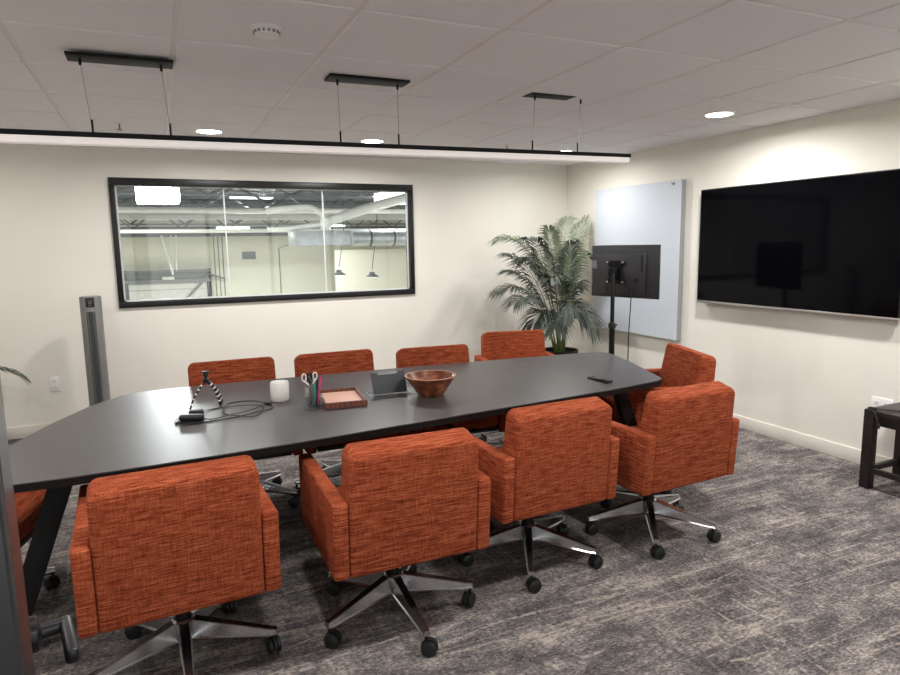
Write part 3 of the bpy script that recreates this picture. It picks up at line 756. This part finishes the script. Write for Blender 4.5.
for y, zb in ((10.5, 2.78), (13.5, 2.74), (16.5, 2.66), (19.5, 2.6), (22.5, 2.5), (25.5, 2.38)):
    joist(y, zb, 3.32, M['wh_steel'], 'trim_%d' % k); k += 1
struct('trim_%d' % k, box(NB(), WX[0], WX[1], 28.6, 29.0, 2.14, 2.62), M['wh_steel']); k += 1
struct('trim_%d' % k, box(NB(), WX[0], WX[1], 15.0, 15.25, 2.42, 2.60), M['wh_pale']); k += 1
struct('trim_%d' % k, box(NB(), WX[0], WX[1], 20.8, 21.0, 2.16, 2.28), M['wh_pale']); k += 1
def pipe(name, pts, r, mat, label, cat='pipe', group=None, n=12):
    b = NB(); tube(b, pts, r, n); o = obj(name, b, mat); return tag(o, label, cat, group)
pipe('pipe', [(-13, 11.4, 2.49), (-.8, 11.4, 2.50), (16, 11.4, 2.53)], .075, M['wh_pale'], 'long pale pipe running under the warehouse roof, seen through the window', 'pipe')
pipe('pipe', [(-13, 24, 2.24), (16, 24, 2.24)], .03, M['wh_white_duct'], 'thin white pipe running level just above the warehouse wall, through the window', 'pipe')
t = thing('air_duct', 'white forked air duct under the warehouse roof, right half of the window', 'duct', (0, 9, 0))
b = NB(); tube(b, [(3.2, 0, 3.06), (1.64, 0, 2.74), (.55, 0, 2.46), (-.35, 0, 2.18), (-.56, 0, 2.06)], .115, 20); obj('main_run', b, M['wh_white_duct'], t)
b = NB(); tube(b, spline([(-.56, 0, 2.08), (-.62, 0, 2.26), (-.84, 0, 2.42), (-1.15, 0, 2.44), (-1.9, 0, 2.36)], 6), .075, 16); obj('upper_branch', b, M['wh_white_duct'], t)
b = NB(); tube(b, spline([(-.56, 0, 2.06), (-.95, 0, 2.02), (-1.5, 0, 1.95), (-1.9, 0, 1.95)], 5), .06, 16); obj('lower_branch', b, M['wh_white_duct'], t)
b = NB(); tube(b, [(-.56, 0, 2.2), (-.56, 0, 1.93)], .12, 20); obj('drop', b, M['wh_white_duct'], t)
for x, z in ((1.1, 2.61), (.1, 2.33), (2.2, 2.86)): pass
t = thing('duct_box', 'grey rectangular duct box under the forked white duct, through the window', 'duct', (-.66, 9.1, 1.735))
b = NB(); box(b, -.70, .70, -.35, .35, -.165, .165, .01, 2); obj('box_body', b, M['wh_duct'], t)
b = NB()
for x in (-.66, -.2, .25, .66): box(b, x-.02, x+.02, -.37, .37, -.18, .18)
obj('flanges', b, M['wh_duct'], t)
t = thing('round_duct', 'grey round ribbed duct running right from the duct box, through the window', 'duct', (.04, 9.1, 1.74))
b = NB(); tube(b, [(0, 0, 0), (3.2, 0, .0)], .20, 24); obj('duct_body', b, M['wh_duct'], t)
b = NB()
for x in (.5, 1.1, 1.7, 2.3): tube(b, [(x-.02, 0, 0), (x+.02, 0, 0)], .212, 24)
obj('seam_bands', b, M['wh_dark'], t)
def hibay(x, y, z, top, lab):
    t = thing('high_bay_lamp', lab, 'hanging lamp', (x, y, z), 0, 'hanging high bay lamps in the warehouse')
    b = NB(); lathe(b, [(0, 0), (.19, 0), (.195, .02), (.11, .08), (.08, .09), (.075, .15), (.02, .16), (0, .16)], 28); obj('lamp_shade', b, M['wh_dark'], t)
    b = NB(); lathe(b, [(0, -.004), (.17, -.004), (.17, .002), (0, .002)], 28); obj('lens', b, M['strip_on'], t)
    b = NB(); ring = [(.035*math.cos(a), 0, .19+.035*math.sin(a)) for a in [2*PI*q/16 for q in range(17)]]; tube(b, ring, .008, 6, False); obj('hook', b, M['wh_pale'], t)
    b = NB(); tube(b, [(0, 0, .22), (top[0]-x, 0, top[1]-z)], .012, 6); tube(b, [(top[0]-x, 0, top[1]-z), (top[0]-x+.02, 0, 3.35-z)], .012, 6); obj('cord', b, M['wh_dark'], t)
    li = bpy.data.lights.new('high_bay_beam', 'AREA'); li.shape = 'DISK'; li.size = .3; li.energy = 420; li.color = (1, .98, .92)
    lo = bpy.data.objects.new('high_bay_beam', li); col.objects.link(lo); lo.parent = t; lo.location = (0, 0, -.01)
hibay(.52, 12, .72, (.70, 1.9), 'dark hanging high bay lamp in the warehouse, the left one of the pair')
hibay(1.51, 12, .63, (1.70, 2.1), 'dark hanging high bay lamp in the warehouse, the right one of the pair')
def glowbox(x, y, z, sx_, sy_, sz_, lab, en, mat):
    t = thing('box_lamp', lab, 'lamp', (x, y, z), 0, 'bright box lamps under the warehouse roof')
    b = NB(); box(b, -sx_/2, sx_/2, -sy_/2, sy_/2, -sz_/2, sz_/2, .02, 2); obj('diffuser', b, mat, t)
    b = NB(); box(b, -sx_/2-.01, sx_/2+.01, -sy_/2-.01, sy_/2+.01, sz_/2, sz_/2+.03); tube(b, [(-sx_*.3, 0, sz_/2), (-sx_*.3, 0, 3.36-z)], .01, 6); tube(b, [(sx_*.3, 0, sz_/2), (sx_*.3, 0, 3.36-z)], .01, 6); obj('lamp_housing', b, M['wh_pale'], t)
    if en:
        li = bpy.data.lights.new('box_lamp_beam', 'AREA'); li.shape = 'RECTANGLE'; li.size = sx_*.9; li.size_y = sy_*.9; li.energy = en
        lo = bpy.data.objects.new('box_lamp_beam', li); col.objects.link(lo); lo.parent = t; lo.location = (0, 0, -sz_/2-.01)
glowbox(-4.15, 7, 2.565, .72, .72, .36, 'blazing white box lamp at the upper left of the window', 220, M['panel_on'])
glowbox(1.35, 9.6, 2.72, .8, .6, .26, 'bright white box lamp at the upper right edge of the window', 220, M['strip_on'])
for i, (x, y, z, l) in enumerate(((-1.3, 15.5, 3.13, 'distant strip lamp at the top of the middle window pane'), (-4.4, 18, 2.68, 'distant strip lamp left of the first glass joint'),
                  (-1.2, 22, 2.36, 'distant strip lamp low above the warehouse wall'), (-8, 18, 2.7, 'added unseen strip lamp left of the window view'), (6, 18, 2.7, 'added unseen strip lamp right of the window view'), (3.4, 24, 2.5, 'distant strip lamp behind the duct'))):
    glowbox(x, y, z, 1.3, .3, .07, l, 180 if x > 3 else 560, M['strip_on'])  # the two lamps outside the window view are added fill for the warehouse
# overhead door on the far wall
t = thing('overhead_door', 'large grey overhead door on the far warehouse wall, lower left of the window', 'overhead door', (-3.66, 29.8, 0))
b = NB()
for q in range(10): box(b, -1.85, 1.85, -.06, .06, -4.6+q*.455, -4.6+q*.455+.445, .01, 1)
obj('door_panels', b, M['wh_pale'], t)
b = NB(); box(b, -2.05, -1.87, -.2, .15, -4.6, .5); box(b, 1.87, 2.05, -.2, .15, -4.6, .5); obj('side_track', b, M['wh_dark'], t)
b = NB(); box(b, -2.05, 2.05, -.35, .15, -.16, .02); box(b, -2.05, 2.05, -.35, .15, .36, .48); box(b, -2.05, 2.05, -.1, .15, .02, .36); obj('header', b, M['wh_grey'], t)
b = NB(); tube(b, [(1.9, -.3, .15), (.6, -.3, -1.2)], .06, 6); tube(b, [(1.9, -.3, .25), (2.75, -.3, -.05)], .05, 6); obj('brace', b, M['wh_grey'], t)
b = NB(); box(b, -.28, .28, -.5, -.36, -.0, .16); obj('opener', b, M['wh_pale'], t)
pipe('pipe', [(-3.85, 28, 2.2), (-3.45, 28.2, .30)], .05, M['wh_white_duct'], 'slanting white pipe above the overhead door, the left one of three', 'pipe', 'white pipes above the overhead door')
pipe('pipe', [(-3.42, 28.35, 2.2), (-3.42, 28.35, .50)], .035, M['wh_white_duct'], 'upright white pipe above the overhead door, the middle one of three', 'pipe', 'white pipes above the overhead door')
pipe('pipe', [(-3.19, 28.1, 2.2), (-3.28, 28.2, .50)], .035, M['wh_white_duct'], 'upright white pipe above the overhead door, the right one of three', 'pipe', 'white pipes above the overhead door')
t = thing('wall_panel', 'small grey sign panel high on the far warehouse wall', 'sign', (.41, 29.99, 1.13))
b = NB(); box(b, -.34, .34, -.06, 0, -.2, .2, .01, 1); obj('panel_face', b, M['wh_grey'], t)
for x, l in ((-1.34, 'left'), (-1.13, 'middle'), (-.92, 'right')):
    pipe('conduit', [(x, 29.95, 2.3), (x, 29.95, -4.5)], .022, M['wh_grey'], 'thin grey conduit right of the overhead door, the %s one of three' % l, 'conduit', 'conduits on the far warehouse wall')
pipe('conduit', [(2.0, 29.95, -4.5), (2.0, 29.95, 1.5), (2.5, 29.95, 1.66), (3.6, 29.95, 1.66)], .022, M['wh_grey'], 'bent grey conduit on the warehouse wall left of the hanging lamps', 'conduit', 'conduits on the far warehouse wall')
# pale storage partition behind the hanging lamps
struct('wall_warehouse_partition', box(NB(), 4.2, 9.4, 26.5, 26.7, -4.6, 1.35), M['wh_wall'])

# ------------------------------------------------------------------ world, camera
w = bpy.data.worlds.new('world'); sc.world = w; w.use_nodes = True
w.node_tree.nodes['Background'].inputs[0].default_value = (.97, .985, 1, 1); w.node_tree.nodes['Background'].inputs[1].default_value = 1.75
f, yaw, pitch, roll = 644.7787, -.4282, -.1431, -.0159
cy, sy_, cp, sp, cr, sr = math.cos(yaw), math.sin(yaw), math.cos(pitch), math.sin(pitch), math.cos(roll), math.sin(roll)
fwd = Vector((-sy_*cp, cy*cp, sp)); r0 = Vector((cy, sy_, 0)); u0 = r0.cross(fwd)
rt = cr*r0+sr*u0; up = -sr*r0+cr*u0
cam = bpy.data.cameras.new('camera'); cam.sensor_width = 36; cam.lens = f/900*36; cam.clip_start = .02; cam.clip_end = 200
co = bpy.data.objects.new('camera', cam); col.objects.link(co)
mw = Matrix((rt, up, -fwd)).transposed().to_4x4(); mw.translation = Vector((-4.3332, -6.236, 1.5414)); co.matrix_world = mw
sc.camera = co
vs = sc.view_settings; vs.view_transform = 'Standard'; vs.look = 'None'; vs.gamma = 1; vs.use_curve_mapping = False
vs.exposure = .15
